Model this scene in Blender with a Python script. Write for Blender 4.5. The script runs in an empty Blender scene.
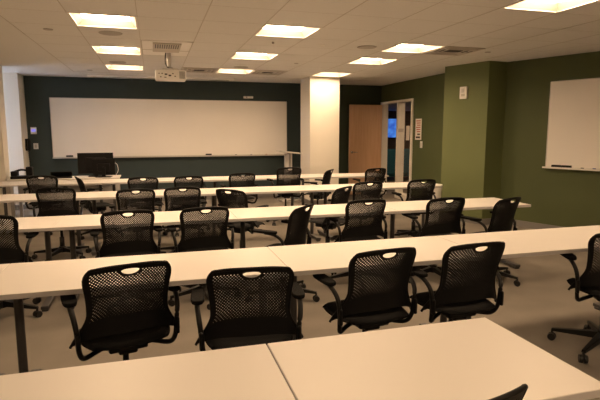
import bpy, bmesh, math, random
from mathutils import Vector, Matrix
random.seed(4)
PI = math.pi
R = math.radians
C = bpy.context.scene.collection
sc = bpy.context.scene

# ------------------------------------------------------------------ camera, world, exposure
H = 1.52            # eye height
CE = 2.64           # ceiling height
cam = bpy.data.cameras.new('camera')
cam.sensor_fit = 'HORIZONTAL'; cam.sensor_width = 36.0
cam.lens = 500.0 / 600.0 * 36.0
cam.clip_start = 0.05; cam.clip_end = 100
co = bpy.data.objects.new('camera', cam); C.objects.link(co)
co.location = (0, 0, H)
co.rotation_euler = (PI / 2 - R(7.731), 0, -R(16.257))
sc.camera = co
sc.view_settings.view_transform = 'Standard'
sc.view_settings.look = 'None'
sc.view_settings.exposure = 0.0
sc.view_settings.gamma = 1.0
sc.view_settings.use_curve_mapping = False

w = bpy.data.worlds.new('world'); sc.world = w; w.use_nodes = True
w.node_tree.nodes['Background'].inputs[0].default_value = (0.80, 0.86, 1.0, 1)
w.node_tree.nodes['Background'].inputs[1].default_value = 9.5

LAMP = (1.0, 0.68, 0.41)      # tungsten-warm tubes of the ceiling troffers
LAMP_STRENGTH = 41.0

# ------------------------------------------------------------------ materials
def mat(name, col, rough=0.6, metal=0.0, spec=0.5, noise=None, bump=None, emit=None):
    m = bpy.data.materials.new(name); m.use_nodes = True
    nt = m.node_tree; b = nt.nodes['Principled BSDF']
    b.inputs['Base Color'].default_value = (*col, 1)
    b.inputs['Roughness'].default_value = rough
    b.inputs['Metallic'].default_value = metal
    b.inputs['Specular IOR Level'].default_value = spec
    if noise or bump:
        tc = nt.nodes.new('ShaderNodeTexCoord')
    if noise:
        s, amt = noise
        n = nt.nodes.new('ShaderNodeTexNoise'); n.inputs['Scale'].default_value = s; n.inputs['Detail'].default_value = 5
        nt.links.new(tc.outputs['Object'], n.inputs['Vector'])
        r = nt.nodes.new('ShaderNodeValToRGB')
        r.color_ramp.elements[0].position = 0.3; r.color_ramp.elements[1].position = 0.7
        r.color_ramp.elements[0].color = (*[c * (1 - amt) for c in col], 1)
        r.color_ramp.elements[1].color = (*[min(1, c * (1 + amt)) for c in col], 1)
        nt.links.new(n.outputs['Fac'], r.inputs['Fac']); nt.links.new(r.outputs['Color'], b.inputs['Base Color'])
    if bump:
        s, st = bump
        n = nt.nodes.new('ShaderNodeTexNoise'); n.inputs['Scale'].default_value = s; n.inputs['Detail'].default_value = 3
        nt.links.new(tc.outputs['Object'], n.inputs['Vector'])
        bp = nt.nodes.new('ShaderNodeBump'); bp.inputs['Strength'].default_value = st; bp.inputs['Distance'].default_value = 0.004
        nt.links.new(n.outputs['Fac'], bp.inputs['Height']); nt.links.new(bp.outputs['Normal'], b.inputs['Normal'])
    if emit:
        b.inputs['Emission Color'].default_value = (*emit[0], 1); b.inputs['Emission Strength'].default_value = emit[1]
    return m

M = {}
M['ceil'] = mat('ceiling_plaster', (0.74, 0.73, 0.71), 0.9, noise=(60, 0.02))
M['tbar'] = mat('ceiling_grid_metal', (0.50, 0.46, 0.41), 0.5)
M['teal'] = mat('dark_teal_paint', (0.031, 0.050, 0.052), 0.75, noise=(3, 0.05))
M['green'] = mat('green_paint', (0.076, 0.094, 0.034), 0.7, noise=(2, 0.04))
M['green_lt'] = mat('light_green_paint', (0.130, 0.155, 0.058), 0.7, noise=(2, 0.04))
M['cream'] = mat('cream_paint', (0.80, 0.76, 0.68), 0.7, noise=(2, 0.02))
M['green_shade'] = mat('shaded_green_paint', (0.034, 0.048, 0.026), 0.75, noise=(2, 0.04))  # green wall paint with the shade beside the column put into its colour
M['plate'] = mat('white_enamel', (0.92, 0.90, 0.87), 0.4)
M['base'] = mat('baseboard_vinyl', (0.20, 0.19, 0.18), 0.5)
M['wb'] = mat('whiteboard_enamel', (0.86, 0.83, 0.79), 0.35, noise=(1.2, 0.02))
M['alu'] = mat('aluminium', (0.62, 0.60, 0.57), 0.35, 0.7)
M['white'] = mat('white_plastic', (0.78, 0.76, 0.72), 0.4)
M['laminate'] = mat('table_laminate', (0.72, 0.69, 0.65), 0.42, noise=(1.0, 0.015))
M['edge'] = mat('table_edge_band', (0.52, 0.50, 0.49), 0.5)
M['leg'] = mat('table_leg_grey', (0.085, 0.082, 0.082), 0.45, 0.3)
M['black'] = mat('black_plastic', (0.006, 0.006, 0.0065), 0.5, spec=0.22)
M['black2'] = mat('black_fabric', (0.007, 0.007, 0.007), 0.9, spec=0.15, bump=(300, 0.4))
M['frameblk'] = mat('black_powder_coat', (0.008, 0.008, 0.008), 0.4, spec=0.3)
M['wheel'] = mat('caster_rubber', (0.010, 0.010, 0.010), 0.5)
M['chrome'] = mat('chrome', (0.7, 0.7, 0.7), 0.15, 1.0)
M['dark'] = mat('dark_recess', (0.03, 0.028, 0.025), 0.8)
M['grille'] = mat('vent_grille', (0.40, 0.37, 0.34), 0.6)
M['speaker'] = mat('speaker_grille', (0.42, 0.39, 0.36), 0.6)
M['red'] = mat('red_print', (0.5, 0.10, 0.06), 0.6)
M['ink'] = mat('dark_print', (0.06, 0.05, 0.05), 0.6)
M['paper'] = mat('paper', (0.80, 0.75, 0.68), 0.7)
M['tealfab'] = mat('teal_fabric', (0.03, 0.16, 0.22), 0.8, noise=(30, 0.1))
M['corr'] = mat('corridor_wall_dark', (0.12, 0.10, 0.09), 0.8)
M['corrceil'] = mat('corridor_ceiling', (0.45, 0.42, 0.40), 0.8)
M['marker_b'] = mat('marker_black', (0.02, 0.02, 0.02), 0.4)
M['marker_r'] = mat('marker_red', (0.35, 0.03, 0.02), 0.4)
M['marker_u'] = mat('marker_blue', (0.03, 0.06, 0.3), 0.4)
M['smoke'] = mat('beige_plastic', (0.55, 0.51, 0.46), 0.5)
M['lamp_on'] = mat('lamp_diffuser', (0.9, 0.9, 0.9), 0.5, emit=(LAMP, LAMP_STRENGTH))
M['reflector'] = mat('lamp_reflector', (0.55, 0.52, 0.46), 0.5)
M['display'] = mat('lit_display_blue', (0.05, 0.05, 0.1), 0.3, emit=((0.25, 0.25, 1.0), 1.0))
M['led'] = mat('green_led', (0.05, 0.3, 0.3), 0.3, emit=((0.2, 0.9, 0.8), 0.6))

def wood_mat():
    m = mat('oak_veneer', (0.42, 0.22, 0.115), 0.42); nt = m.node_tree; b = nt.nodes['Principled BSDF']
    tc = nt.nodes.new('ShaderNodeTexCoord'); mp = nt.nodes.new('ShaderNodeMapping'); mp.inputs['Scale'].default_value = (14, 14, 0.8)
    n = nt.nodes.new('ShaderNodeTexNoise'); n.inputs['Scale'].default_value = 2.2; n.inputs['Detail'].default_value = 6
    r = nt.nodes.new('ShaderNodeValToRGB')
    r.color_ramp.elements[0].position = 0.3; r.color_ramp.elements[0].color = (0.58, 0.35, 0.20, 1)
    r.color_ramp.elements[1].position = 0.75; r.color_ramp.elements[1].color = (0.66, 0.42, 0.26, 1)
    nt.links.new(tc.outputs['Object'], mp.inputs[0]); nt.links.new(mp.outputs[0], n.inputs['Vector'])
    nt.links.new(n.outputs['Fac'], r.inputs['Fac']); nt.links.new(r.outputs['Color'], b.inputs['Base Color'])
    return m
M['wood'] = wood_mat()

def carpet_mat():
    m = mat('carpet', (0.2, 0.17, 0.14), 0.95, spec=0.1); nt = m.node_tree; b = nt.nodes['Principled BSDF']
    tc = nt.nodes.new('ShaderNodeTexCoord')
    n = nt.nodes.new('ShaderNodeTexNoise'); n.inputs['Scale'].default_value = 260; n.inputs['Detail'].default_value = 2
    n2 = nt.nodes.new('ShaderNodeTexNoise'); n2.inputs['Scale'].default_value = 2.5; n2.inputs['Detail'].default_value = 4
    wv = nt.nodes.new('ShaderNodeTexWave'); wv.wave_type = 'BANDS'; wv.bands_direction = 'Y'
    wv.inputs['Scale'].default_value = 0.9; wv.inputs['Distortion'].default_value = 2.0; wv.inputs['Detail'].default_value = 2
    for q in (n, n2, wv): nt.links.new(tc.outputs['Object'], q.inputs['Vector'])
    a1 = nt.nodes.new('ShaderNodeMath'); a1.operation = 'MULTIPLY_ADD'; a1.inputs[1].default_value = 0.45
    nt.links.new(n.outputs['Fac'], a1.inputs[0])
    a2 = nt.nodes.new('ShaderNodeMath'); a2.operation = 'MULTIPLY_ADD'; a2.inputs[1].default_value = 0.40
    nt.links.new(n2.outputs['Fac'], a2.inputs[0]); nt.links.new(a2.outputs[0], a1.inputs[2])
    a3 = nt.nodes.new('ShaderNodeMath'); a3.operation = 'MULTIPLY'; a3.inputs[1].default_value = 0.05
    nt.links.new(wv.outputs['Fac'], a3.inputs[0]); nt.links.new(a3.outputs[0], a2.inputs[2])
    r = nt.nodes.new('ShaderNodeValToRGB')
    r.color_ramp.elements[0].position = 0.25; r.color_ramp.elements[0].color = (0.19, 0.17, 0.145, 1)
    r.color_ramp.elements[1].position = 0.75; r.color_ramp.elements[1].color = (0.31, 0.28, 0.24, 1)
    nt.links.new(a1.outputs[0], r.inputs['Fac']); nt.links.new(r.outputs['Color'], b.inputs['Base Color'])
    return m
M['carpet'] = carpet_mat()

def blind_mat():
    m = bpy.data.materials.new('roller_blind'); m.use_nodes = True; nt = m.node_tree
    nt.nodes.remove(nt.nodes['Principled BSDF']); out = nt.nodes['Material Output']
    d = nt.nodes.new('ShaderNodeBsdfDiffuse'); d.inputs[0].default_value = (0.7, 0.7, 0.7, 1)
    t = nt.nodes.new('ShaderNodeBsdfTranslucent'); t.inputs[0].default_value = (0.8, 0.8, 0.82, 1)
    x = nt.nodes.new('ShaderNodeMixShader'); x.inputs[0].default_value = 0.7
    nt.links.new(d.outputs[0], x.inputs[1]); nt.links.new(t.outputs[0], x.inputs[2]); nt.links.new(x.outputs[0], out.inputs[0])
    return m
M['blind'] = blind_mat()

def glass_mat():
    m = mat('clear_glass', (1, 1, 1), 0.02); nt = m.node_tree; b = nt.nodes['Principled BSDF']
    out = nt.nodes['Material Output']
    t = nt.nodes.new('ShaderNodeBsdfTransparent'); g = nt.nodes.new('ShaderNodeBsdfGlossy'); g.inputs['Roughness'].default_value = 0.02
    x = nt.nodes.new('ShaderNodeMixShader'); x.inputs[0].default_value = 0.06
    nt.links.new(t.outputs[0], x.inputs[1]); nt.links.new(g.outputs[0], x.inputs[2]); nt.links.new(x.outputs[0], out.inputs[0])
    return m
M['glass'] = glass_mat()

def screen_mat():
    m = mat('television_picture', (0.01, 0.01, 0.02), 0.3); nt = m.node_tree; b = nt.nodes['Principled BSDF']
    tc = nt.nodes.new('ShaderNodeTexCoord'); n = nt.nodes.new('ShaderNodeTexNoise'); n.inputs['Scale'].default_value = 3.0
    r = nt.nodes.new('ShaderNodeValToRGB')
    r.color_ramp.elements[0].position = 0.35; r.color_ramp.elements[0].color = (0.01, 0.03, 0.45, 1)
    r.color_ramp.elements[1].position = 0.68; r.color_ramp.elements[1].color = (0.12, 0.40, 1.0, 1)
    nt.links.new(tc.outputs['Object'], n.inputs['Vector']); nt.links.new(n.outputs['Fac'], r.inputs['Fac'])
    nt.links.new(r.outputs['Color'], b.inputs['Emission Color']); b.inputs['Emission Strength'].default_value = 0.8
    return m
M['tv'] = screen_mat()

# ------------------------------------------------------------------ helpers
def link(name, me, m=None, parent=None):
    o = bpy.data.objects.new(name, me); C.objects.link(o)
    if m is not None and me is not None: me.materials.append(m)
    if parent is not None: o.parent = parent
    return o

def obj(name, bm, m, parent=None, smooth=False, bevel=0):
    me = bpy.data.meshes.new(name)
    bmesh.ops.recalc_face_normals(bm, faces=bm.faces)
    bm.to_mesh(me); bm.free()
    if smooth:
        for p in me.polygons: p.use_smooth = True
    o = link(name, me, m, parent)
    if bevel:
        b = o.modifiers.new('bevel', 'BEVEL'); b.width = bevel; b.segments = 2; b.limit_method = 'ANGLE'
    return o

def bx(bm, x0, x1, y0, y1, z0, z1, mtx=None):
    vs = [bm.verts.new(Vector(p) if mtx is None else mtx @ Vector(p)) for p in
          [(x0, y0, z0), (x1, y0, z0), (x1, y1, z0), (x0, y1, z0), (x0, y0, z1), (x1, y0, z1), (x1, y1, z1), (x0, y1, z1)]]
    for f in ((0, 3, 2, 1), (4, 5, 6, 7), (0, 1, 5, 4), (1, 2, 6, 5), (2, 3, 7, 6), (3, 0, 4, 7)):
        bm.faces.new([vs[i] for i in f])
    return bm

def box(*a, mtx=None): return bx(bmesh.new(), *a, mtx=mtx)

def cyl(bm, p0, p1, r0, r1=None, n=16, caps=True):
    r1 = r0 if r1 is None else r1
    p0, p1 = Vector(p0), Vector(p1); d = (p1 - p0).normalized()
    a = Vector((0, 0, 1)) if abs(d.z) < .9 else Vector((1, 0, 0))
    u = d.cross(a).normalized(); v = d.cross(u)
    A = [bm.verts.new(p0 + (u * math.cos(t) + v * math.sin(t)) * r0) for t in [2 * PI * i / n for i in range(n)]]
    B = [bm.verts.new(p1 + (u * math.cos(t) + v * math.sin(t)) * r1) for t in [2 * PI * i / n for i in range(n)]]
    for i in range(n): bm.faces.new((A[i], A[(i + 1) % n], B[(i + 1) % n], B[i]))
    if caps: bm.faces.new(A[::-1]); bm.faces.new(B)
    return bm

def smooth_path(pts, k=5):
    out = []; P = [Vector(p) for p in pts]
    for i in range(len(P) - 1):
        a = P[max(i - 1, 0)]; b = P[i]; c = P[i + 1]; d = P[min(i + 2, len(P) - 1)]
        for j in range(k):
            t = j / k
            out.append(0.5 * ((2 * b) + (c - a) * t + (2 * a - 5 * b + 4 * c - d) * t * t + (3 * b - a - 3 * c + d) * t ** 3))
    out.append(P[-1]); return out

def tube(bm, pts, r, n=8, k=5, sx=1.0):
    P = smooth_path(pts, k) if k > 1 else [Vector(p) for p in pts]
    rings = []; up = Vector((0.13, 0.07, 1)).normalized()
    for i, p in enumerate(P):
        d = (P[min(i + 1, len(P) - 1)] - P[max(i - 1, 0)]).normalized()
        u = d.cross(up)
        if u.length < 0.05: u = d.cross(Vector((1, 0, 0)))
        u.normalize(); v = d.cross(u)
        rings.append([bm.verts.new(p + (u * math.cos(t) * sx + v * math.sin(t)) * r) for t in [2 * PI * j / n for j in range(n)]])
    for a, b in zip(rings, rings[1:]):
        for j in range(n): bm.faces.new((a[j], a[(j + 1) % n], b[(j + 1) % n], b[j]))
    bm.faces.new(rings[0][::-1]); bm.faces.new(rings[-1])
    return bm

def prism(bm, poly, z0, z1, mtx=None):
    f = (lambda p: Vector(p)) if mtx is None else (lambda p: mtx @ Vector(p))
    A = [bm.verts.new(f((x, y, z0))) for x, y in poly]; B = [bm.verts.new(f((x, y, z1))) for x, y in poly]
    n = len(poly)
    for i in range(n): bm.faces.new((A[i], A[(i + 1) % n], B[(i + 1) % n], B[i]))
    bm.faces.new(A[::-1]); bm.faces.new(B)
    return bm

def thing(name, label, cat, loc=(0, 0, 0), rz=0, group=None):
    o = bpy.data.objects.new(name, None); C.objects.link(o); o.empty_display_size = 0.1
    o.location = loc; o.rotation_euler = (0, 0, rz)
    return tag(o, label, cat, group)

def tag(o, label, cat, group=None):
    o['label'] = label; o['category'] = cat
    if group: o['group'] = group
    return o

def struct(name, bm, m, parent=None, label=None, **k):
    o = obj(name, bm, m, parent, **k)
    if parent is None: o['kind'] = 'structure'
    return o

def copy_tree(o, parent=None):
    kids = [c for c in KIDS.get(o.name, [])]
    c = o.copy(); C.objects.link(c)
    if parent is not None: c.parent = parent
    KIDS[c.name] = [copy_tree(k, c) for k in kids]
    return c
KIDS = {}
def reg(o):          # remember the children of a prototype
    KIDS[o.name] = [c for c in bpy.data.objects if c.parent == o]
    for c in KIDS[o.name]: reg(c)

# ------------------------------------------------------------------ room shell
XL = -2.45; XW = -3.55; YF = 11.4; XD = 5.40; YB = -3.0
CC = Vector((5.533, 7.016)); DD = (Vector((6.023, 5.725)) - CC).normalized()   # slanted right wall
def slant(t): return CC + DD * t
tD = (XD - CC.x) / DD.x            # where it meets the door wall (negative)
P_D = slant(tD); tB = (YB - CC.y) / DD.y; P_B = slant(tB)
NW = Vector((-DD.y, DD.x)); NW = NW if NW.x > 0 else -NW      # outward normal

floor_poly = [(XW - .1, YB - .1), (P_B.x + .15, YB - .1), (P_D.x + .6, P_D.y), (XD + .12, P_D.y), (XD + .12, YF + .1), (XW - .1, YF + .1)]
struct('floor', prism(bmesh.new(), floor_poly, -0.1, 0.0), M['carpet'])

# ceiling: tile field with openings for the troffers, diffusers and projector mount
OX, OY, MOD = -0.7407, 5.3209, 0.6365
lights = [(0, 0), (0, 3), (0, 6), (3, 0), (3, 3), (3, 6), (6, -3), (6, 1), (6, 3), (6, 6),
          (0, -3), (3, -3), (0, -9), (3, -9), (6, -9)]  # this line: unseen troffers added for illumination
vents = [(7, 1), (4, 6), (2, 6)]
mount = [(1, 2), (1, 3)]
holes = set(lights)
bm = bmesh.new()
i0, i1, j0, j1 = -6, 17, -14, 12
def inroom(x, y): return True
xs = [OX + MOD * i for i in range(i0, i1)]; ys = [OY + MOD * j for j in range(j0, j1)]
vg = {}
def gv(x, y, z):
    k = (round(x, 4), round(y, 4), z)
    if k not in vg: vg[k] = bm.verts.new((x, y, z))
    return vg[k]
for i in range(i0, i1 - 1):
    for j in range(j0, j1 - 1):
        x0 = OX + MOD * i; y0 = OY + MOD * j
        if (i, j) in holes: continue
        bm.faces.new((gv(x0, y0, CE), gv(x0, y0 + MOD, CE), gv(x0 + MOD, y0 + MOD, CE), gv(x0 + MOD, y0, CE)))
me = bpy.data.meshes.new('ceiling'); bm.to_mesh(me); bm.free()
ceil = link('ceiling', me, M['ceil']); ceil['kind'] = 'structure'
# slab above it, so that the troffer openings are closed
struct('ceiling_slab', box(-4.0, 10, -3.7, 11.6, CE + 0.16, CE + 0.22), M['ceil'])

# exposed grid bars of the tile field (the plain border left, front and right has none)
bm = bmesh.new()
def xr(y):   # right limit of the tile field at depth y
    p = CC + DD * ((y - CC.y) / DD.y); return (p.x - 0.62) if y < 7.3 else 4.8
for i in range(-1, 15):
    x = OX + MOD * i
    y_end = 10.36
    if x > 4.75: y_end = min(y_end, CC.y + (x + .62 - CC.x) / DD.x * DD.y)
    wd = 0.006 if i % 2 else 0.009
    # interrupted where a fixture crosses
    bx(bm, x - wd / 2, x + wd / 2, -3, y_end, CE - 0.0025, CE + 0.001)
for j in range(-12, 9):
    y = OY + MOD * j
    if y > 10.4: continue
    bx(bm, OX - MOD, xr(y), y - .001, y + .001, CE - 0.001, CE + 0.001)
g = struct('trim_1', bm, M['tbar'])
# border line of the plasterboard margin along the slanted wall
bm = bmesh.new()
for t0, t1 in ((-.2, 10.0),):
    a = slant(t0) - NW * .62; b = slant(t1) - NW * .62
    n = NW * .006
    bm.faces.new([bm.verts.new((p.x, p.y, CE - .002)) for p in (a - n, b - n, b + n, a + n)])
    bm.faces.new([bm.verts.new((p.x, p.y, CE - .0021)) for p in (a - n, b - n, b + n, a + n)])
bx(bm, OX - MOD - .004, 4.8, 10.36, 10.37, CE - 0.003, CE + .001)
struct('trim_2', bm, M['tbar'])

# walls
struct('wall_front', box(XL - .12, 3.6, YF, YF + .12, 0, CE), M['teal'])
struct('wall_front_right', box(3.6, XD + .12, YF, YF + .12, 0, CE), M['green_shade'])
# left wall with a tall window, a pier nearer and the return beside the front wall
WY0, WY1 = 9.85, 10.88
bm = box(XW - .14, XW, YB, WY0, 0, CE); bx(bm, XW - .14, XW, WY1, YF, 0, CE); bx(bm, XW - .14, XW, WY0, WY1, 0, .30); bx(bm, XW - .14, XW, WY0, WY1, CE - .02, CE)
struct('wall_left', bm, M['cream'])
struct('wall_left_return', box(XW, XL, 10.92, YF, 0, CE), M['cream'])
struct('wall_left_pier', box(XW, -2.425, 9.5, 9.8, 0, CE), M['cream'])
struct('wall_back', box(XW - .12, P_B.x + .2, YB - .12, YB, 0, CE), M['cream'])
# door wall: door opening and sidelight
DY0, DY1, DY2, DY3, DY4, DY5 = 9.79, 9.86, 10.47, 10.52, 11.33, 11.38
DH = 2.19
bm = box(XD, XD + .12, P_D.y - .1, DY0, 0, CE); bx(bm, XD, XD + .12, DY5, YF, 0, CE); bx(bm, XD, XD + .12, DY0, DY5, DH + .05, CE)
struct('wall_door_side', bm, M['green'])
def slab(t0, t1, off0, off1, z0, z1, bm=None):
    bm = bm or bmesh.new()
    ps = [slant(t0) + NW * off0, slant(t1) + NW * off0, slant(t1) + NW * off1, slant(t0) + NW * off1]
    return prism(bm, [(p.x, p.y) for p in ps], z0, z1)
struct('wall_right', slab(tD - .02, tB + .1, 0, .12, 0, CE), M['green'])
# boxed column standing on the slanted wall: A and B are its visible corners
A = Vector((4.89, 7.81)); B = Vector((5.16, 6.97)); B2 = Vector((5.53, 7.02)); A2 = Vector((5.41, 8.02))
struct('wall_pier', prism(bmesh.new(), [(A.x, A.y), (B.x, B.y), (B2.x, B2.y), (5.41, 7.3), (5.41, 8.0)], 0, CE), M['green_lt'])
struct('wall_column', box(3.11, 3.75, 9.93, 10.62, 0, CE), M['cream'])

# baseboards
struct('baseboard_right', slab(0.02, tB, -.012, 0, 0, .1), M['base'])
e = (B - A).normalized(); n = Vector((e.y, -e.x)); n = n if n.x < 0 else -n
bm = prism(bmesh.new(), [tuple(A + n * .012), tuple(B + n * .012), tuple(B), tuple(A)], 0, .1)
e2 = (B2 - B).normalized(); n2 = Vector((e2.y, -e2.x)); n2 = n2 if n2.y < 0 else -n2
prism(bm, [tuple(B + n2 * .012), tuple(B2 + n2 * .012), tuple(B2), tuple(B)], 0, .1)
struct('baseboard_pier', bm, M['base'])
struct('baseboard_front', box(XL, XD, YF - .012, YF, 0, .1), M['base'])
struct('baseboard_left', box(XW, XW + .012, YB, 9.5, 0, .1), M['base'])
bm = box(XL, XL + .012, 10.908, YF - .012, 0, .1); bx(bm, XW, XL, 10.908, 10.92, 0, .1)
struct('baseboard_return', bm, M['base'])
bm = box(XD - .012, XD, P_D.y + .6, DY0 - .05, 0, .1)
struct('baseboard_door_side', bm, M['base'])
bm = box(3.098, 3.11, 9.918, 10.62, 0, .1); bx(bm, 3.11, 3.75, 9.918, 9.93, 0, .1); bx(bm, 3.75, 3.762, 9.918, 10.62, 0, .1)
struct('baseboard_column', bm, M['base'])

# window on the left wall with drawn blind
bm = bmesh.new()
for a, b, c, d in ((WY0, WY0 + .05, .30, CE - .02), (WY1 - .05, WY1, .30, CE - .02), (WY0, WY1, .30, .35), (WY0, WY1, CE - .07, CE - .02)):
    bx(bm, XW - .12, XW - .05, a, b, c, d)
wf = struct('window_1', bm, M['white'])
obj('pane', box(XW - .10, XW - .095, WY0 + .05, WY1 - .05, .35, CE - .07), M['glass'], wf)
obj('roller_blind', box(XW - .045, XW - .043, WY0, WY1, .36, CE - .03), M['blind'], wf)
obj('window_sill', box(XW - .12, XW + .05, WY0, WY1, .28, .305), M['white'], wf, bevel=.004)

# door frame, sidelight, leaf
bm = bmesh.new()
fx0, fx1 = XD - .03, XD + .16
bx(bm, fx0, fx1, DY0, DY1, 0, DH); bx(bm, fx0, fx1, DY2, DY3, 0, DH); bx(bm, fx0, fx1, DY4, DY5, 0, DH)
bx(bm, fx0, fx1, DY0, DY5, DH, DH + .05); bx(bm, fx0, fx1, DY1, DY2, 0, .12)
door = struct('door_1', bm, M['cream'], bevel=.004)
lf = obj('door_leaf', box(XD - .88, XD - .035, DY4 - .06, DY4 - .015, .01, DH - .02), M['wood'], door, bevel=.002)
# lever handle on the leaf, on the face towards the room
bm = cyl(bmesh.new(), (XD - .81, DY4 - .06, 1.04), (XD - .81, DY4 - .075, 1.04), .028)
tube(bm, [(XD - .81, DY4 - .07, 1.04), (XD - .81, DY4 - .115, 1.04), (XD - .76, DY4 - .12, 1.04), (XD - .69, DY4 - .118, 1.04)], .010)
obj('door_handle', bm, M['chrome'], lf, smooth=True)
obj('sidelight_pane', box(XD + .05, XD + .056, DY1, DY2, .12, DH), M['glass'], door)
obj('mullion_plate', box(fx0 + .03, fx0 + .16, 10.464, 10.47, 1.52, 1.60), M['smoke'], door)

# corridor / lounge seen through the doorway
struct('floor_lounge', box(XD + .12, 14.5, 8.0, 19.0, -.1, 0), M['carpet'])
struct('ceiling_lounge', box(XD + .17, 14.5, 8.0, 16.6, 2.27, 2.37), M['corrceil'])
bm = box(XD + .12, 14.5, 16.5, 16.6, 0, 2.4); bx(bm, 14.4, 14.5, 8, 19, 0, 2.6); bx(bm, XD + .2, 14.5, 7.9, 8, 0, 2.6); bx(bm, XD + .02, XD + .12, YF + .12, 19, 0, 2.6)
struct('wall_lounge', bm, M['corr'])

# ------------------------------------------------------------------ ceiling fixtures
def troffer():
    t = thing('ceiling_light', 'x', 'ceiling light', (0, 0, CE))
    s = MOD / 2
    bm = bmesh.new()
    fr = .022
    for a in ((-s, s, -s, -s + fr), (-s, s, s - fr, s), (-s, -s + fr, -s + fr, s - fr), (s - fr, s, -s + fr, s - fr)):
        bx(bm, *a, -.004, .004)
    obj('frame', bm, M['white'], t)
    # tapering reflector sides
    bm = bmesh.new(); o = s - fr; q = s - .085; z = .065
    O = [bm.verts.new((x * o, y * o, .002)) for x, y in ((-1, -1), (1, -1), (1, 1), (-1, 1))]
    I = [bm.verts.new((x * q, y * q, z)) for x, y in ((-1, -1), (1, -1), (1, 1), (-1, 1))]
    for k in range(4): bm.faces.new((O[k], I[k], I[(k + 1) % 4], O[(k + 1) % 4]))
    O2 = [bm.verts.new((x * o, y * o, .006)) for x, y in ((-1, -1), (1, -1), (1, 1), (-1, 1))]
    I2 = [bm.verts.new((x * q, y * q, z + .006)) for x, y in ((-1, -1), (1, -1), (1, 1), (-1, 1))]
    for k in range(4): bm.faces.new((O2[k], O2[(k + 1) % 4], I2[(k + 1) % 4], I2[k]))
    obj('reflector', bm, M['reflector'], t)
    obj('diffuser', box(-q, q, -q, q, z, z + .012), M['lamp_on'], t)
    return t
def lpos(i, j): return (OX + MOD * (i + .5), OY + MOD * (j + .5), CE)
names = {
 (0, 0): 'lit square troffer, nearest of the three in the left column',
 (0, 3): 'lit square troffer left of the projector mount, second in the left column',
 (0, 6): 'lit square troffer farthest in the left column, close to the front wall',
 (3, 0): 'lit square troffer, nearest and largest of the middle column',
 (3, 3): 'lit square troffer second of the middle column',
 (3, 6): 'lit square troffer farthest of the middle column, between two air diffusers',
 (6, -3): 'largest lit square troffer, cut by the top edge at upper right',
 (6, 1): 'lit square troffer touching the slotted air diffuser at right',
 (6, 3): 'lit square troffer between the column and the one beside the diffuser',
 (6, 6): 'lit square troffer directly in front of the cream column'}
proto = troffer(); reg(proto)
for k, ij in enumerate(lights):
    o = proto if k == 0 else copy_tree(proto)
    o.location = lpos(*ij)
    o['label'] = names.get(ij, 'unseen square troffer added for illumination, overhead or behind the viewpoint'); o['group'] = 'square ceiling troffers'
    if ij not in names: o['group'] = 'added square ceiling troffers out of view'

def diffuser_vent(ij, label):
    t = thing('air_diffuser', label, 'air vent', lpos(*ij), 0, 'ceiling air diffusers')
    s = MOD / 2 - .01
    obj('backing', box(-s, s, -s, s, -.004, -.001), M['grille'], t)
    bm = bmesh.new()
    for a, b in ((s, .03), (s * .74, .02), (s * .48, .02)):
        for r in ((-a, a, -a, -a + b), (-a, a, a - b, a), (-a, -a + b, -a + b, a - b), (a - b, a, -a + b, a - b)):
            bx(bm, *r, -.014, -.004)
    obj('louver_rings', bm, M['smoke'], t)
    obj('slot', box(-s * .9, s * .9, -s * .22, s * .22, -.009, -.004) if ij == (7, 1) else box(-s * .3, s * .3, -s * .3, s * .3, -.009, -.004), M['dark'], t)
diffuser_vent((7, 1), 'square slotted air diffuser beside a troffer near the green pier')
diffuser_vent((4, 6), 'flat square air diffuser right of the farthest middle troffer')
diffuser_vent((2, 6), 'square air diffuser with dark slot left of the farthest middle troffer')

def disc(name, label, cat, x, y, r, m, h=.008, group=None):
    bm = cyl(bmesh.new(), (x, y, CE - h), (x, y, CE - .0005), r * .96, r, 32)
    return tag(obj(name, bm, m, smooth=False), label, cat, group)
disc('ceiling_speaker', 'round ceiling speaker grille below the nearest left troffer', 'speaker', -.42, 6.27, .13, M['speaker'], group='round ceiling speakers')
disc('ceiling_speaker', 'round ceiling speaker grille at right, above the far end of the rows', 'speaker', 2.77, 6.33, .13, M['speaker'], group='round ceiling speakers')
disc('ceiling_speaker', 'round ceiling speaker grille between the two farthest left troffers', 'speaker', -.5, 8.77, .13, M['speaker'], group='round ceiling speakers')
disc('ceiling_speaker', 'round ceiling speaker grille just before the farthest middle troffer', 'speaker', 1.51, 8.85, .13, M['speaker'], group='round ceiling speakers')
disc('sprinkler_cover', 'small dark round sprinkler cover on the plain left ceiling', 'sprinkler', -1.06, 6.23, .05, M['speaker'], group='sprinkler covers')
disc('sprinkler_cover', 'small round sprinkler cover at far left near the front wall', 'sprinkler', -1.06, 10.03, .05, M['speaker'], group='sprinkler covers')
disc('sprinkler_cover', 'small white round sprinkler cover right of the middle troffers', 'sprinkler', 2.15, 6.35, .04, M['white'], group='sprinkler covers')
disc('sprinkler_cover', 'small dark sprinkler head between the first two middle troffers', 'sprinkler', 1.49, 6.32, .016, M['grille'], .02, group='sprinkler covers')
disc('sprinkler_cover', 'small round sprinkler cover right of the slotted diffuser', 'sprinkler', 4.58, 6.24, .04, M['speaker'], group='sprinkler covers')
disc('sprinkler_cover', 'small round sprinkler cover between far middle and right troffers', 'sprinkler', 2.30, 8.1, .035, M['speaker'], group='sprinkler covers')

# projection screen housing recessed along the front
t = thing('projection_screen_case', 'long slim white projection screen case set in the ceiling before the front wall', 'projection screen', (0.4, 10.86, CE))
obj('housing', box(-1.60, 1.30, -.07, .07, -.035, 0), M['plate'], t, bevel=.003)
obj('screen_slot', box(-1.5, 1.2, .0, .025, -.039, -.034), M['dark'], t)

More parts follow.
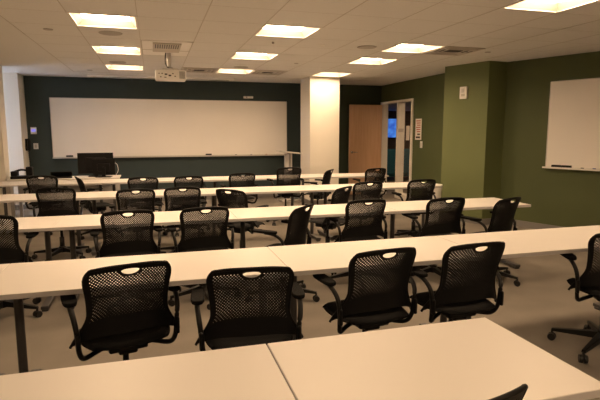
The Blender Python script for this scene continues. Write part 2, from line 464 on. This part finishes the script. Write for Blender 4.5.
# projector on its ceiling mount
t = thing('projector', 'white projector hanging by a pole from a ceiling plate', 'projector', (.26, 7.30, CE))
bm = bx(bmesh.new(), -.36, .27, -.70, .46, -.012, -.001); obj('ceiling_plate', bm, M['plate'], t)
obj('plate_bracket', box(-.22, .13, -.62, .04, -.03, -.012), M['smoke'], t, bevel=.004)
bm = bx(bmesh.new(), -.36, .27, -.03, -.015, -.016, -.011); bx(bm, -.36, -.35, -.70, .46, -.016, -.011); bx(bm, .26, .27, -.70, .46, -.016, -.011); obj('plate_seam', bm, M['smoke'], t)
bm = bmesh.new()
for k in range(-5, 6): bx(bm, k * .028 - .053, k * .028 - .037, -.58, -.30, -.034, -.029)
obj('plate_slots', bm, M['leg'], t)
bm = cyl(bmesh.new(), (-.01, 0, -.045), (-.01, 0, -.26), .028, n=20); obj('pole', bm, M['alu'], t, smooth=True)
bm = tube(bmesh.new(), [(-.05, -.02, -.045), (-.06, -.03, -.12), (-.055, -.04, -.2), (-.02, -.05, -.25), (.03, -.06, -.255), (.04, -.07, -.275)], .008)
obj('cable', bm, M['black'], t, smooth=True)
bm = box(-.10, .10, -.08, .08, -.275, -.255)
for sx in (-1, 1):
    for sy in (-1, 1): tube(bm, [(sx * .03, sy * .03, -.262), (sx * .13, sy * .1, -.29)], .009, k=1)
obj('mount_spider', bm, M['alu'], t)
pj = obj('projector_body', box(-.20, .21, -.15, .15, -.415, -.285), M['white'], t, bevel=.018)
bm = bmesh.new()
for k in range(7): bx(bm, .115, .19, -.152, -.149, -.395 + k * .014, -.388 + k * .014)
obj('vent_grille', bm, M['dark'], pj)
bm = bmesh.new()
for x, z, ww, hh in ((-.15, -.335, .016, .01), (-.11, -.335, .02, .012), (-.06, -.345, .035, .02), (-.01, -.36, .035, .02), (.03, -.335, .02, .012), (.06, -.37, .02, .012), (-.13, -.38, .02, .012), (-.07, -.385, .03, .01)):
    bx(bm, x - ww / 2, x + ww / 2, -.152, -.149, z - hh / 2, z + hh / 2)
obj('ports', bm, M['ink'], pj)
bm = cyl(bmesh.new(), (0, .15, -.35), (0, .185, -.35), .045, .04, 24); obj('lens', bm, M['black'], pj, smooth=True)

# ------------------------------------------------------------------ whiteboards
t = thing('whiteboard', 'very wide whiteboard on the dark teal front wall', 'whiteboard', (.50, YF, 1.0))
hw_ = 2.49
obj('panel', box(-hw_, hw_, -.018, -.003, 0, 1.21), M['wb'], t)
bm = bmesh.new()
bx(bm, -hw_ - .012, -hw_, -.024, -.001, 0, 1.222); bx(bm, hw_, hw_ + .012, -.024, -.001, 0, 1.222); bx(bm, -hw_, hw_, -.024, -.001, 1.21, 1.222)
obj('frame', bm, M['alu'], t)
bm = box(-hw_ - .012, hw_ + .012, -.085, -.001, -.02, 0); bx(bm, -hw_, hw_, -.085, -.08, 0, .012)
obj('marker_tray', bm, M['alu'], t)
def eraser(label, loc, rz, grp):
    t = thing('board_eraser', label, 'eraser', loc, rz, grp)
    obj('grip', box(-.065, .065, -.025, .025, .018, .04), M['black'], t, bevel=.004)
    obj('felt_pad', box(-.065, .065, -.025, .025, 0, .018), M['ink'], t)
def marker(label, loc, rz, m, grp):
    t = thing('marker', label, 'marker', loc, rz, grp)
    obj('barrel', cyl(bmesh.new(), (-.06, 0, .009), (.025, 0, .009), .009, n=12), M['white'], t, smooth=True)
    obj('cap', cyl(bmesh.new(), (.025, 0, .009), (.065, 0, .009), .010, n=12), m, t, smooth=True)
g1 = 'things on the front whiteboard tray'
eraser('black eraser at the left end of the front whiteboard tray', (-1.68, YF - .052, 1.001), 0, g1)
eraser('dark eraser on the front tray near the middle of the whiteboard', (1.18, YF - .052, 1.001), 0, g1)
marker('marker lying on the front tray right of the middle eraser', (1.75, YF - .052, 1.001), .1, M['marker_b'], g1)
marker('marker on the front tray near its right third', (2.1, YF - .052, 1.001), -.1, M['marker_u'], g1)
marker('marker nearest the right end of the front tray', (2.45, YF - .052, 1.001), 0, M['marker_r'], g1)

ang = math.atan2(DD.y, DD.x)
tw = (Vector((5.797, 6.322)) - CC).dot(DD)
cw = slant(tw + 1.22)
t = thing('whiteboard', 'whiteboard on the slanted olive green right wall', 'whiteboard', (cw.x, cw.y, .99), ang)
# local +x runs along the wall towards the viewer, local +y points away from the room when ang<0: check sign
sgn = 1 if Vector((-math.sin(ang), math.cos(ang))).dot(NW) > 0 else -1
def yb(a, b): return (min(sgn * a, sgn * b), max(sgn * a, sgn * b))
def wb_box(x0, x1, d0, d1, z0, z1, bm=None):
    y0, y1 = yb(-d0, -d1)
    return bx(bm or bmesh.new(), x0, x1, y0, y1, z0, z1)
obj('panel', wb_box(-1.22, 1.22, .003, .02, 0, 1.27), M['wb'], t)
bm = wb_box(-1.232, -1.22, .001, .025, 0, 1.28); wb_box(1.22, 1.232, .001, .025, 0, 1.28, bm); wb_box(-1.22, 1.22, .001, .025, 1.27, 1.282, bm)
obj('frame', bm, M['alu'], t)
bm = wb_box(-1.25, 1.22, .001, .08, -.015, 0); wb_box(-1.25, 1.22, .076, .08, 0, .01, bm)
obj('marker_tray', bm, M['white'], t)
def tray(s): p = slant(tw + s) - NW * .052; return (p.x, p.y, .991)
g2 = 'things on the right whiteboard tray'
eraser('black eraser at the left end of the right wall whiteboard tray', tray(.17), ang, g2)
eraser('second dark eraser on the right wall whiteboard tray', tray(.32), ang + .05, g2)
marker('black capped marker first after the erasers on the right tray', tray(.50), ang, M['marker_b'], g2)
marker('blue capped marker on the right tray', tray(.66), ang + .1, M['marker_u'], g2)
marker('dark capped marker farthest along the right tray in view', tray(.80), ang - .1, M['marker_b'], g2)
eraser('eraser at the photo edge on the right tray', tray(.95), ang, g2)

# ------------------------------------------------------------------ wall fittings
t = thing('thermostat', 'white thermostat with blue display on the front wall', 'thermostat', (-2.33, YF, 1.55))
obj('case', box(-.055, .055, -.025, 0, -.07, .07), M['white'], t, bevel=.005)
obj('display', box(-.04, .04, -.028, -.025, -.02, .03), M['display'], t)
t = thing('light_switch', 'white switch plate below the thermostat on the front wall', 'light switch', (-2.31, YF, 1.235))
obj('plate', box(-.045, .045, -.008, 0, -.06, .06), M['white'], t, bevel=.002)
obj('rocker', box(-.017, .017, -.013, -.008, -.033, .033), M['smoke'], t)
t = thing('wall_phone', 'black corded phone on the narrow cream wall at far left', 'phone', (XL, 11.22, 1.27))
obj('phone_body', box(0, .04, -.08, .08, -.12, .12), M['black'], t, bevel=.01)
obj('handset', tube(bmesh.new(), [(.045, -.02, .12), (.065, -.02, .07), (.065, -.02, -.07), (.045, -.02, -.12)], .026), M['black'], t, smooth=True)
bm = bmesh.new(); pts = []
for k in range(90):
    u = k / 89; a = u * 2 * PI * 16
    pts.append((.045 + .012 * math.cos(a), -.03 + .05 * math.sin(PI * u) + .012 * math.sin(a), -.12 - .42 * math.sin(PI * u * .5) ))
tube(bm, pts, .006, 6, 1); obj('coiled_cord', bm, M['black'], t, smooth=True)
t = thing('motion_sensor', 'small white sensor bar above the right part of the front whiteboard', 'sensor', (2.1, YF, 2.30))
obj('case', box(-.11, .11, -.05, 0, -.025, .025), M['white'], t, bevel=.012)
obj('sensor_eye', cyl(bmesh.new(), (-.04, -.052, 0), (-.04, -.045, 0), .012), M['ink'], t)

# fire alarm on the pier
fd = (B - A).normalized(); fa = math.atan2(fd.y, fd.x)
pc = A + fd * .43
t = thing('fire_alarm', 'white fire alarm strobe on the light green pier', 'alarm', (pc.x, pc.y, 2.17), fa)
nn = Vector((-math.sin(fa), math.cos(fa))); s2 = 1 if nn.dot(Vector((-1, -.3))) > 0 else -1
def fb(x0, x1, d0, d1, z0, z1): y0, y1 = sorted((s2 * d0, s2 * d1)); return box(x0, x1, y0, y1, z0, z1)
obj('case', fb(-.07, .07, 0, .045, -.10, .10), M['white'], t, bevel=.006)
obj('strobe_lens', fb(-.025, .025, .045, .06, .0, .065), M['alu'], t, bevel=.004)
obj('sounder_grille', fb(-.035, .035, .045, .049, -.06, -.02), M['smoke'], t)

# sign with red print and switch beside the doorway
t = thing('notice', 'white wall notice with red and dark lines beside the doorway', 'sign', (XD, 9.55, 1.58))
obj('sheet', box(-.012, 0, -.12, .12, -.22, .22), M['paper'], t)
bm = bmesh.new()
for k in range(6): bx(bm, -.0135, -.012, -.09, .09 - .02 * (k % 3), .165 - k * .045, .185 - k * .045)
obj('red_print', bm, M['red'], t)
bm = box(-.0135, -.012, -.09, .09, -.19, -.15); bx(bm, -.0135, -.012, -.08, .03, -.12, -.09)
obj('dark_print', bm, M['ink'], t)
t = thing('light_switch', 'narrow white switch on the green wall below the notice', 'light switch', (XD, 9.42, 1.26))
obj('plate', box(-.008, 0, -.045, .045, -.07, .07), M['white'], t, bevel=.002)
obj('rocker', box(-.013, -.008, -.017, .017, -.033, .033), M['smoke'], t)
t = thing('notice', 'pale sheet stuck inside the narrow door sidelight', 'sign', (XD + .045, 10.12, 1.50))
obj('sheet', box(-.004, 0, -.095, .06, -.16, .16), M['paper'], t)

# things in the lounge beyond the door
def at(px, py, Y):    # pixel to a point at depth Y, used only to lay out the lounge plan
    return None
t = thing('television', 'wall television with a blue picture, seen through the doorway', 'television', (8.05, 16.38, 1.66), 0)
obj('bezel', box(-.62, .62, 0, .05, -.36, .36), M['black'], t, bevel=.005)
obj('screen', box(-.59, .59, -.004, 0, -.33, .33), M['tv'], t)
obj('wall_bracket', box(-.12, .12, .05, .095, -.15, .15), M['black'], t)
t = thing('lounge_sofa', 'teal high-backed sofa seen through the doorway', 'sofa', (7.5, 14.6, 0), 0)
obj('seat', box(-.8, .8, -.35, .35, .12, .48), M['tealfab'], t, bevel=.04)
obj('backrest', box(-.8, .8, -.42, -.25, .2, 1.0), M['tealfab'], t, bevel=.04)
for s in (-1, 1): obj('armrest', box(s * .8 - .07, s * .8 + .07, -.38, .42, .1, .68), M['tealfab'], t, bevel=.03)
for sx in (-1, 1):
    for sy in (-1, 1): obj('leg', box(sx * .7 - .02, sx * .7 + .02, sy * .3 - .02, sy * .3 + .02, 0, .12), M['black'], t)
t = thing('fill_downlight', 'unseen round fill lamp added farthest back in the lounge ceiling', 'ceiling light', (9.6, 14.0, 2.27))  # lamp added out of sight so the sofa is lit
obj('trim_ring', cyl(bmesh.new(), (0, 0, -.01), (0, 0, 0), .16, n=24), M['white'], t)
obj('bulb_lens', cyl(bmesh.new(), (0, 0, -.014), (0, 0, -.01), .13, n=24), M['lamp_on'], t)
t = thing('fill_downlight', 'unseen round fill lamp added in the corridor just outside the doorway', 'ceiling light', (6.25, 9.7, 2.27))  # unseen lamp added to brighten the door jambs and mullion
obj('trim_ring', cyl(bmesh.new(), (0, 0, -.01), (0, 0, 0), .2, n=24), M['white'], t)
obj('bulb_lens', cyl(bmesh.new(), (0, 0, -.014), (0, 0, -.01), .17, n=24), M['lamp_on'], t)
t = thing('fill_downlight', 'unseen round fill lamp added between the corridor and the sofa', 'ceiling light', (7.9, 13.0, 2.27))  # another added lamp, hidden from the camera, lifting the dark lounge
obj('trim_ring', cyl(bmesh.new(), (0, 0, -.01), (0, 0, 0), .2, n=24), M['white'], t)
obj('bulb_lens', cyl(bmesh.new(), (0, 0, -.014), (0, 0, -.01), .17, n=24), M['lamp_on'], t)

# waste bin by the right wall
bm = bmesh.new(); cyl(bm, (0, 0, 0), (0, 0, .63), .08, .125, 24)
t = thing('waste_bin', 'pale tapered waste bin beyond the fourth row, before the green pier', 'bin', (4.55, 7.45, 0))
obj('bin_body', bm, M['white'], t, smooth=False)
obj('rim', cyl(bmesh.new(), (0, 0, .625), (0, 0, .645), .13, .13, 24), M['white'], t)

# ------------------------------------------------------------------ tables
LEGS = []
def table(x0, x1, y0, y1, label, group, legs=True, m_top='laminate'):
    cx, cy = (x0 + x1) / 2, (y0 + y1) / 2; L = (x1 - x0) / 2 - .002; D = (y1 - y0) / 2
    t = thing('training_table', label, 'table', (cx, cy, 0), 0, group)
    o = obj('tabletop', box(-L, L, -D, D, .708, .73), M['laminate'], t, bevel=.0015)
    bm = bmesh.new()
    for a in ((-L - .001, L + .001, -D - .0015, -D + .01), (-L - .001, L + .001, D - .01, D + .0015), (-L - .0015, -L + .01, -D + .01, D - .01), (L - .01, L + .0015, -D + .01, D - .01)):
        bx(bm, *a, .703, .7275)
    obj('edge_band', bm, M['edge'], o)
    for s in (-1, 1):
        lx = s * (L - .10)
        LEGS.append((cx + lx, y0 + .02, y1 - .02))
        bm = box(lx - .03, lx + .03, -D + .08, D - .08, .685, .708); cyl(bm, (lx, .02, .05), (lx, .02, .69), .024, n=16)
        lg = obj('leg', bm, M['leg'], t)
        bm = box(lx - .03, lx + .03, -D + .02, D - .02, .02, .05)
        for q in (-1, 1): bx(bm, lx - .025, lx + .025, q * (D - .06) - .03, q * (D - .06) + .03, 0, .02)
        obj('foot', bm, M['leg'], lg, bevel=.006)
    return t
# front to back as seen: row nearest the viewer first
table(-1.16, .38, 1.14, 1.76, 'cream training table in the nearest row, left of the seam', 'nearest row of tables')
table(.384, 1.345, 1.14, 1.76, 'short cream training table in the nearest row, right of the seam', 'nearest row of tables')
row2 = [-2.42, -.86, .735, 2.06, 3.75]
lab2 = ['cream table at the left photo edge in the second row, mostly out of frame', 'cream table in the second row left of its visible seam',
        'cream table in the second row right of its visible seam', 'cream table at the right end of the second row']
for k in range(4): table(row2[k], row2[k + 1], 2.68, 3.33, lab2[k], 'second row of tables')
row3 = [-2.42, -.84, .72, 2.36, 3.97]
lab3 = ['cream table in the third row behind the chair cut by the left edge', 'cream table in the third row over two grey posts at left',
        'cream table in the third row, second from its right end', 'cream table at the right end of the third row before the green pier']
for k in range(4): table(row3[k], row3[k + 1], 4.52, 5.15, lab3[k], 'third row of tables')
row4 = [-2.38, -.86, .66, 2.28, 4.10]
lab4 = ['cream table at the left end of the fourth row', 'cream table in the fourth row, second from left', 'cream table in the fourth row, second from right', 'cream table at the right end of the fourth row near the doorway']
for k in range(4): table(row4[k], row4[k + 1], 6.50, 7.15, lab4[k], 'fourth row of tables')
row5 = [-2.36, -.75, .9, 2.5, 4.15]
lab5 = ['cream table at the left end of the fifth and farthest row', 'cream table in the farthest row, second from left', 'cream table in the farthest row, second from right', 'cream table at the right end of the farthest row, nearest the open door']
for k in range(4): table(row5[k], row5[k + 1], 8.38, 9.03, lab5[k], 'farthest row of tables')

# teacher desk behind row five
t = thing('teacher_desk', 'cream desk at the front carrying the two monitors', 'desk', (-1.5, 9.58, 0))
obj('desktop', box(-.85, .90, -.30, .30, .705, .73), M['laminate'], t, bevel=.003)
for sx in (-.80, .85):
    for sy in (-1, 1): obj('leg', box(sx - .025, sx + .025, sy * .26 - .025, sy * .26 + .025, 0, .705), M['edge'], t)
obj('modesty_panel', box(-.78, .83, .2, .22, .35, .705), M['edge'], t)

# monitors
def monitor(name, label, x, y, wd, ht, z, rz):
    t = thing(name, label, 'monitor', (x, y, .73), rz)
    s = obj('housing', box(-wd / 2, wd / 2, 0, .035, z, z + ht), M['black'], t, bevel=.006)
    obj('rear_panel', box(-wd * .28, wd * .28, -.03, 0, z + .06, z + ht - .08), M['black'], t, bevel=.012)
    obj('screen', box(-wd / 2 + .015, wd / 2 - .015, .035, .037, z + .015, z + ht - .015), M['ink'], t)
    obj('stand_neck', box(-.03, .03, -.05, -.025, .01, z + .14), M['black'], t)
    obj('stand_foot', box(-.13, .13, -.12, .06, 0, .012), M['black'], t, bevel=.004)
    return t
monitor('computer_monitor', 'larger black monitor seen from behind on the teacher desk', -1.01, 9.70, .60, .37, .05, R(4))
monitor('computer_monitor', 'smaller black monitor before the larger one, its back plate lighter', -.86, 9.50, .38, .28, .04, R(-6))
tag(obj('power_cable', tube(bmesh.new(), [(-.68, 9.58, .735), (-.63, 9.6, .83), (-.64, 9.62, .93), (-.68, 9.66, .97)], .004), M['white'], smooth=True), 'thin pale cable rising right of the monitors', 'cable')
# document camera / phone on the left of row five
t = thing('document_camera', 'dark document camera with raised head at the left end of the teacher desk', 'document camera', (-2.17, 9.55, .73))
obj('base', box(-.17, .15, -.12, .10, 0, .05), M['black'], t, bevel=.01)
obj('body', box(-.17, -.07, -.08, .06, .05, .13), M['black'], t, bevel=.01)
obj('arm', tube(bmesh.new(), [(-.12, 0, .12), (-.02, 0, .15), (.10, 0, .13)], .018), M['black'], t, smooth=True)
obj('camera_head', box(.06, .16, -.06, .06, .05, .20), M['black'], t, bevel=.015)
t = thing('laptop', 'black laptop with half-closed lid on the teacher desk left of the monitors', 'laptop', (-1.56, 9.52, .73), R(8))
obj('base', box(-.17, .17, -.12, .12, 0, .018), M['black'], t, bevel=.004)
obj('lid', box(-.17, .17, -.012, 0, 0, .16, mtx=Matrix.Translation((0, .12, .018)) @ Matrix.Rotation(R(55), 4, 'X') ), M['black'], t, bevel=.003)

# lectern between whiteboard and column
t = thing('lectern', 'pale lectern with slanted flat top between whiteboard and cream column', 'lectern', (2.90, 10.75, 0))
obj('base', box(-.24, .24, -.22, .22, 0, .04), M['alu'], t, bevel=.008)
obj('post', box(-.12, -.02, -.05, .05, .04, 1.05), M['edge'], t, bevel=.006)
obj('post', box(.0, .04, -.05, .05, .04, 1.05), M['alu'], t, bevel=.004)
obj('reading_top', box(-.26, .24, -.22, .22, 0, .03, mtx=Matrix.Translation((0, 0, 1.06)) @ Matrix.Rotation(R(6), 4, 'Y')), M['alu'], t, bevel=.004)

# ------------------------------------------------------------------ chairs
def backrest_mesh():
    bm = bmesh.new()
    NU, NV = 52, 44
    HX, HZ = .044, .0135
    V = {}
    def surf(u, v):
        top = .884 - .020 * abs(u) ** 3.0
        bot = .518 - .070 * abs(u) ** 3.2
        z = top + (bot - top) * v
        c = min(v / .16, 1)
        hw = .184 + .025 * (1 - (1 - c) ** 2.4)
        if v > .15: hw -= .016 * math.sin(min((v - .15) / .75, 1) * PI) 
        if v > .60: hw += .066 * ((v - .60) / .40) ** 1.25
        x = u * hw
        h = (z - .48) / .39
        y = -.185 - .075 * h + .045 * h * (1 - h) * 2 + .065 * (abs(x) / .22) ** 2.2 * (1.0 - .25 * h)
        return x, y, z
    def zy(x, z):     # y on the shell for a snapped vertex
        h = (z - .48) / .39
        return -.185 - .075 * h + .045 * h * (1 - h) * 2 + .065 * (abs(x) / .22) ** 2.2 * (1.0 - .25 * h)
    zc = .884 - .027
    def hz(z): return .0085 if z > zc + .003 else .025
    pos = {}
    hole = set()
    for i in range(NU):
        for j in range(NV):
            x, y, z = surf(2 * (i + .5) / NU - 1, (j + .5) / NV)
            if (x / HX) ** 2 + ((z - zc - .003) / hz(z)) ** 2 < 1 : hole.add((i, j))
    def vert(i, j):
        if (i, j) in V: return V[(i, j)]
        x, y, z = surf(2 * i / NU - 1, j / NV)
        around = [(i - a, j - b) in hole for a in (0, 1) for b in (0, 1)]
        if any(around) and not all(around):
            hh = hz(z); dx, dz = x / HX, (z - zc - .003) / hh; r = math.hypot(dx, dz) or 1
            x = dx / r * HX; z = zc + .003 + dz / r * hh; y = zy(x, z)
        V[(i, j)] = bm.verts.new((x, y, z)); return V[(i, j)]
    for i in range(NU):
        for j in range(NV):
            if (i, j) in hole: continue
            q = [vert(i, j), vert(i + 1, j), vert(i + 1, j + 1), vert(i, j + 1)]
            u = 2 * (i + .5) / NU - 1; x, y, z = surf(u, (j + .5) / NV)
            near_handle = (x / (HX + .013)) ** 2 + ((z - zc - .003) / (hz(z) + .013)) ** 2 < 1
            perf = (i + j) % 2 == 0 and 3 <= i < NU - 3 and 3 <= j < int(NV * .74) and not near_handle
            if perf:
                c = sum((p.co for p in q), Vector()) / 4
                s = .74 if j < NV * .55 else .74 - .4 * (j - NV * .55) / (NV * .19)
                I = [bm.verts.new(c + (p.co - c) * s) for p in q]
                for k in range(4): bm.faces.new((q[k], q[(k + 1) % 4], I[(k + 1) % 4], I[k]))
            else:
                bm.faces.new(q)
    # thickness
    bmesh.ops.recalc_face_normals(bm, faces=bm.faces)
    bmesh.ops.solidify(bm, geom=bm.faces[:], thickness=.0045)
    return bm, surf

def make_chair():
    t = thing('task_chair', 'x', 'chair')
    # seat: waterfall cushion
    bm = bmesh.new(); n = 18; top = []; bot = []
    for a in range(n + 1):
        for b in range(n + 1):
            u = 2 * a / n - 1; v = 2 * b / n - 1
            # squircle plan
            X = u * math.sqrt(1 - .38 * v * v) * .235; Y = v * math.sqrt(1 - .34 * u * u) * .250 + .012
            e = max(abs(u), abs(v)); rim = .022 * max(0, (e - .7) / .3) ** 2
            fr = .035 * max(0, (v - .45) / .55) ** 2
            dish = .016 * (1 - u * u) * (1 - v * v)
            top.append(bm.verts.new((X, Y, .478 - dish - rim - fr))); bot.append(bm.verts.new((X * .97, Y * .98, .447 - fr + rim * .6)))
    N1 = n + 1
    for a in range(n):
        for b in range(n):
            i = a * N1 + b
            bm.faces.new((top[i], top[i + N1], top[i + N1 + 1], top[i + 1])); bm.faces.new((bot[i], bot[i + 1], bot[i + N1 + 1], bot[i + N1]))
    ring = [a * N1 for a in range(n)] + [n * N1 + b for b in range(n)] + [a * N1 + n for a in range(n, 0, -1)] + [b for b in range(n, 0, -1)]
    for k in range(len(ring)):
        a, b = ring[k], ring[(k + 1) % len(ring)]
        bm.faces.new((top[a], bot[a], bot[b], top[b]))
    obj('seat', bm, M['black2'], t, smooth=True)
    bb, surf = backrest_mesh()
    back = obj('backrest', bb, M['black'], t)
    # thick moulded rim round the back
    loop = [surf(-1, v / 12) for v in range(12, -1, -1)] + [surf(-1 + 2 * u / 16, 0) for u in range(1, 16)] + [surf(1, v / 12) for v in range(0, 13)]
    bm = tube(bmesh.new(), [(x, y, z) for x, y, z in loop], .0075, 8, 2); obj('rim', bm, M['black'], back, smooth=True)
    # side wings joining back and arm tubes
    for s in (-1, 1):
        bm = box(min(s * .236, s * .256), max(s * .236, s * .256), -.175, -.135, .450, .545)
        obj('back_bracket', bm, M['black'], back, bevel=.01)
    for s in (-1, 1):
        bm = tube(bmesh.new(), [(s * .06, .0, .405), (s * .15, -.04, .385), (s * .218, -.10, .388), (s * .240, -.135, .44), (s * .245, -.145, .52), (s * .255, -.135, .60), (s * .264, -.07, .648), (s * .263, .03, .658)], .0135, 10, 5)
        ar = obj('armrest', bm, M['frameblk'], t, smooth=True)
        bm = bmesh.new()
        poly = []
        for k in range(24):
            a = 2 * PI * k / 24
            ex = abs(math.cos(a)) ** .6 * math.copysign(1, math.cos(a)); ey = abs(math.sin(a)) ** .6 * math.copysign(1, math.sin(a))
            poly.append((s * .262 + ex * .036, .03 + ey * .12))
        prism(bm, poly, .658, .680)
        obj('arm_pad', bm, M['black2'], ar, bevel=.006)
    bm = box(-.10, .10, -.12, .12, .385, .44); bx(bm, -.05, .05, -.10, .06, .36, .39)
    obj('tilt_mechanism', bm, M['frameblk'], t, bevel=.012)
    obj('tilt_lever', tube(bmesh.new(), [(.08, .04, .40), (.17, .06, .395), (.235, .07, .395)], .007), M['frameblk'], t, smooth=True)
    bm = cyl(bmesh.new(), (0, 0, .12), (0, 0, .26), .028, n=20); cyl(bm, (0, 0, .26), (0, 0, .37), .016, n=16)
    obj('gas_column', bm, M['frameblk'], t, smooth=True)
    bm = cyl(bmesh.new(), (0, 0, .075), (0, 0, .145), .05, .038, 20)
    for k in range(5):
        a = PI / 2 + k * 2 * PI / 5 + R(18)
        m = Matrix.Rotation(a, 4, 'Z')
        P0 = [(0.02, w, z) for w, z in ((-.028, .085), (.028, .085), (.024, .135), (-.024, .135))]
        P1 = [(.325, w, z) for w, z in ((-.014, .072), (.014, .072), (.012, .092), (-.012, .092))]
        a0 = [bm.verts.new(m @ Vector(p)) for p in P0]; a1 = [bm.verts.new(m @ Vector(p)) for p in P1]
        for q in range(4): bm.faces.new((a0[q], a0[(q + 1) % 4], a1[(q + 1) % 4], a1[q]))
        bm.faces.new(a0[::-1]); bm.faces.new(a1)
    base = obj('star_base', bm, M['frameblk'], t, bevel=.003)
    for k in range(5):
        a = PI / 2 + k * 2 * PI / 5 + R(18)
        m = Matrix.Rotation(a, 4, 'Z')
        c = m @ Vector((.32, 0, 0)); bm = bmesh.new()
        ax = Matrix.Rotation(a + R(50 + 37 * k), 4, 'Z') @ Vector((1, 0, 0))
        for s in (-1, 1):
            cyl(bm, c + ax * s * .006 + Vector((0, 0, .029)), c + ax * s * .026 + Vector((0, 0, .029)), .029, .026, 18)
        cyl(bm, c + Vector((0, 0, .03)), c + Vector((0, 0, .08)), .009, n=8)
        obj('caster', bm, M['wheel'], t, smooth=False)
    return t
chair0 = make_chair(); reg(chair0)
first = [True]
def chair(x, y, yaw, label, group, lift=0.0, back_local=True, spin=None):
    """x, y is where the top of the backrest stands; the chair faces +Y turned by yaw degrees"""
    if first[0]: o = chair0; first[0] = False
    else: o = copy_tree(chair0)
    a = R(yaw)
    ly = -.255 if back_local else 0
    o.location = (x - (-math.sin(a) * ly), y - math.cos(a) * ly, 0); o.rotation_euler = (0, 0, a)
    o['label'] = label; o['group'] = group
    if spin is None:      # turn the star base so that no caster stands on a table foot
        best = None
        for d in range(-36, 36, 4):
            m = 9
            for k in range(5):
                q = a + PI / 2 + k * 2 * PI / 5 + R(18) + R(d)
                for r_ in (.12, .22, .32):
                    px, py = o.location.x + math.cos(q) * r_, o.location.y + math.sin(q) * r_
                    for lx, l0, l1 in LEGS:
                        m = min(m, math.hypot(px - lx, max(l0 - py, 0, py - l1)))
            m = min(m, .12) + random.random() * .01
            if best is None or m > best[0]: best = (m, d)
        spin = best[1]
    sp = R(spin)
    for c in KIDS[o.name]:
        if c.name.startswith(('star_base', 'caster')): c.rotation_euler.z = sp
    if lift:
        for c in KIDS[o.name]:
            if c.name.split('.')[0] in ('seat', 'backrest', 'armrest', 'tilt_mechanism', 'tilt_lever'): c.location.z += lift
            if c.name.startswith('gas_column'): c.location.z += lift * .5
    return o
gA = 'task chairs between the nearest and second table rows'
gB = 'task chairs at the third table row'
gC = 'task chairs at the fourth table row'
gD = 'task chairs at the farthest table row'
chair(-.13, 2.50, 13, 'black perforated task chair nearest at left, its whole back in view', gA)
chair(.425, 2.27, -6, 'black perforated task chair standing before the seam of the second table row', gA)
chair(1.22, 2.43, 6, 'black perforated task chair in the nearest chair row, third from left', gA)
chair(1.80, 2.42, 3, 'black perforated task chair in the nearest chair row with casters showing at right', gA)
chair(2.98, 2.62, -26, 'black task chair cut by the right photo edge, base on open carpet', gA, back_local=False, spin=-23)
chair(.685, 1.20, 10, 'black chair of which only a back corner rises over the bottom photo edge', 'chair in the foreground', back_local=False)
chair(-1.265, 4.30, 0, 'black perforated task chair cut by the left photo edge at the third row', gB)
chair(-.22, 4.27, 6, 'black perforated task chair right of the two grey posts, third table row', gB)
chair(.41, 4.27, 4, 'black perforated task chair left of the single grey post, third table row', gB)
chair(1.28, 4.15, 47, 'black task chair turned sharply left between post and next chair, third row', gB)
chair(1.95, 4.34, 3, 'black perforated task chair in the middle of the third row', gB)
chair(2.76, 4.24, 0, 'black perforated task chair in front of the green pier, third row', gB)
chair(3.35, 4.06, 20, 'black task chair turned left at the right end of the third row', gB)
chair(-1.11, 6.28, 0, 'black task chair at the left of the fourth row, partly before another chair', gC)
chair(-.21, 5.88, 3, 'black task chair in the fourth row, second from left, centred left of the stage', gC)
chair(.31, 5.95, 1, 'black task chair in the fourth row close against its left neighbour', gC)
chair(.78, 5.55, -45, 'black task chair turned to the right in the fourth row, arm showing at right', gC)
chair(2.16, 5.45, 40, 'black task chair turned left in the fourth row, overlapped by its right neighbour', gC)
chair(2.67, 5.92, 3, 'black task chair in the fourth row right of the turned one', gC)
chair(3.50, 6.00, 0, 'black task chair at the right end of the fourth row before the doorway side', gC)
chair(-1.60, 8.08, 0, 'black task chair at the left end of the farthest row by the laptop', gD)
chair(-1.08, 7.75, -75, 'black task chair seen edge-on turned right under the monitors', gD)
chair(-.16, 7.45, 2, 'black task chair of the farthest row just right of the monitors', gD)
chair(.48, 7.42, 2, 'black task chair of the farthest row, below the projector', gD)
chair(1.33, 7.75, 3, 'black task chair of the farthest row under the middle of the whiteboard', gD)
chair(2.11, 7.80, 3, 'black task chair raised higher than its neighbours, before the lectern', gD, lift=.07)
chair(2.93, 8.10, 52, 'black task chair turned left before the cream column, farthest row', gD)
chair(3.80, 8.12, 6, 'black task chair of the farthest row before the open wooden door', gD)
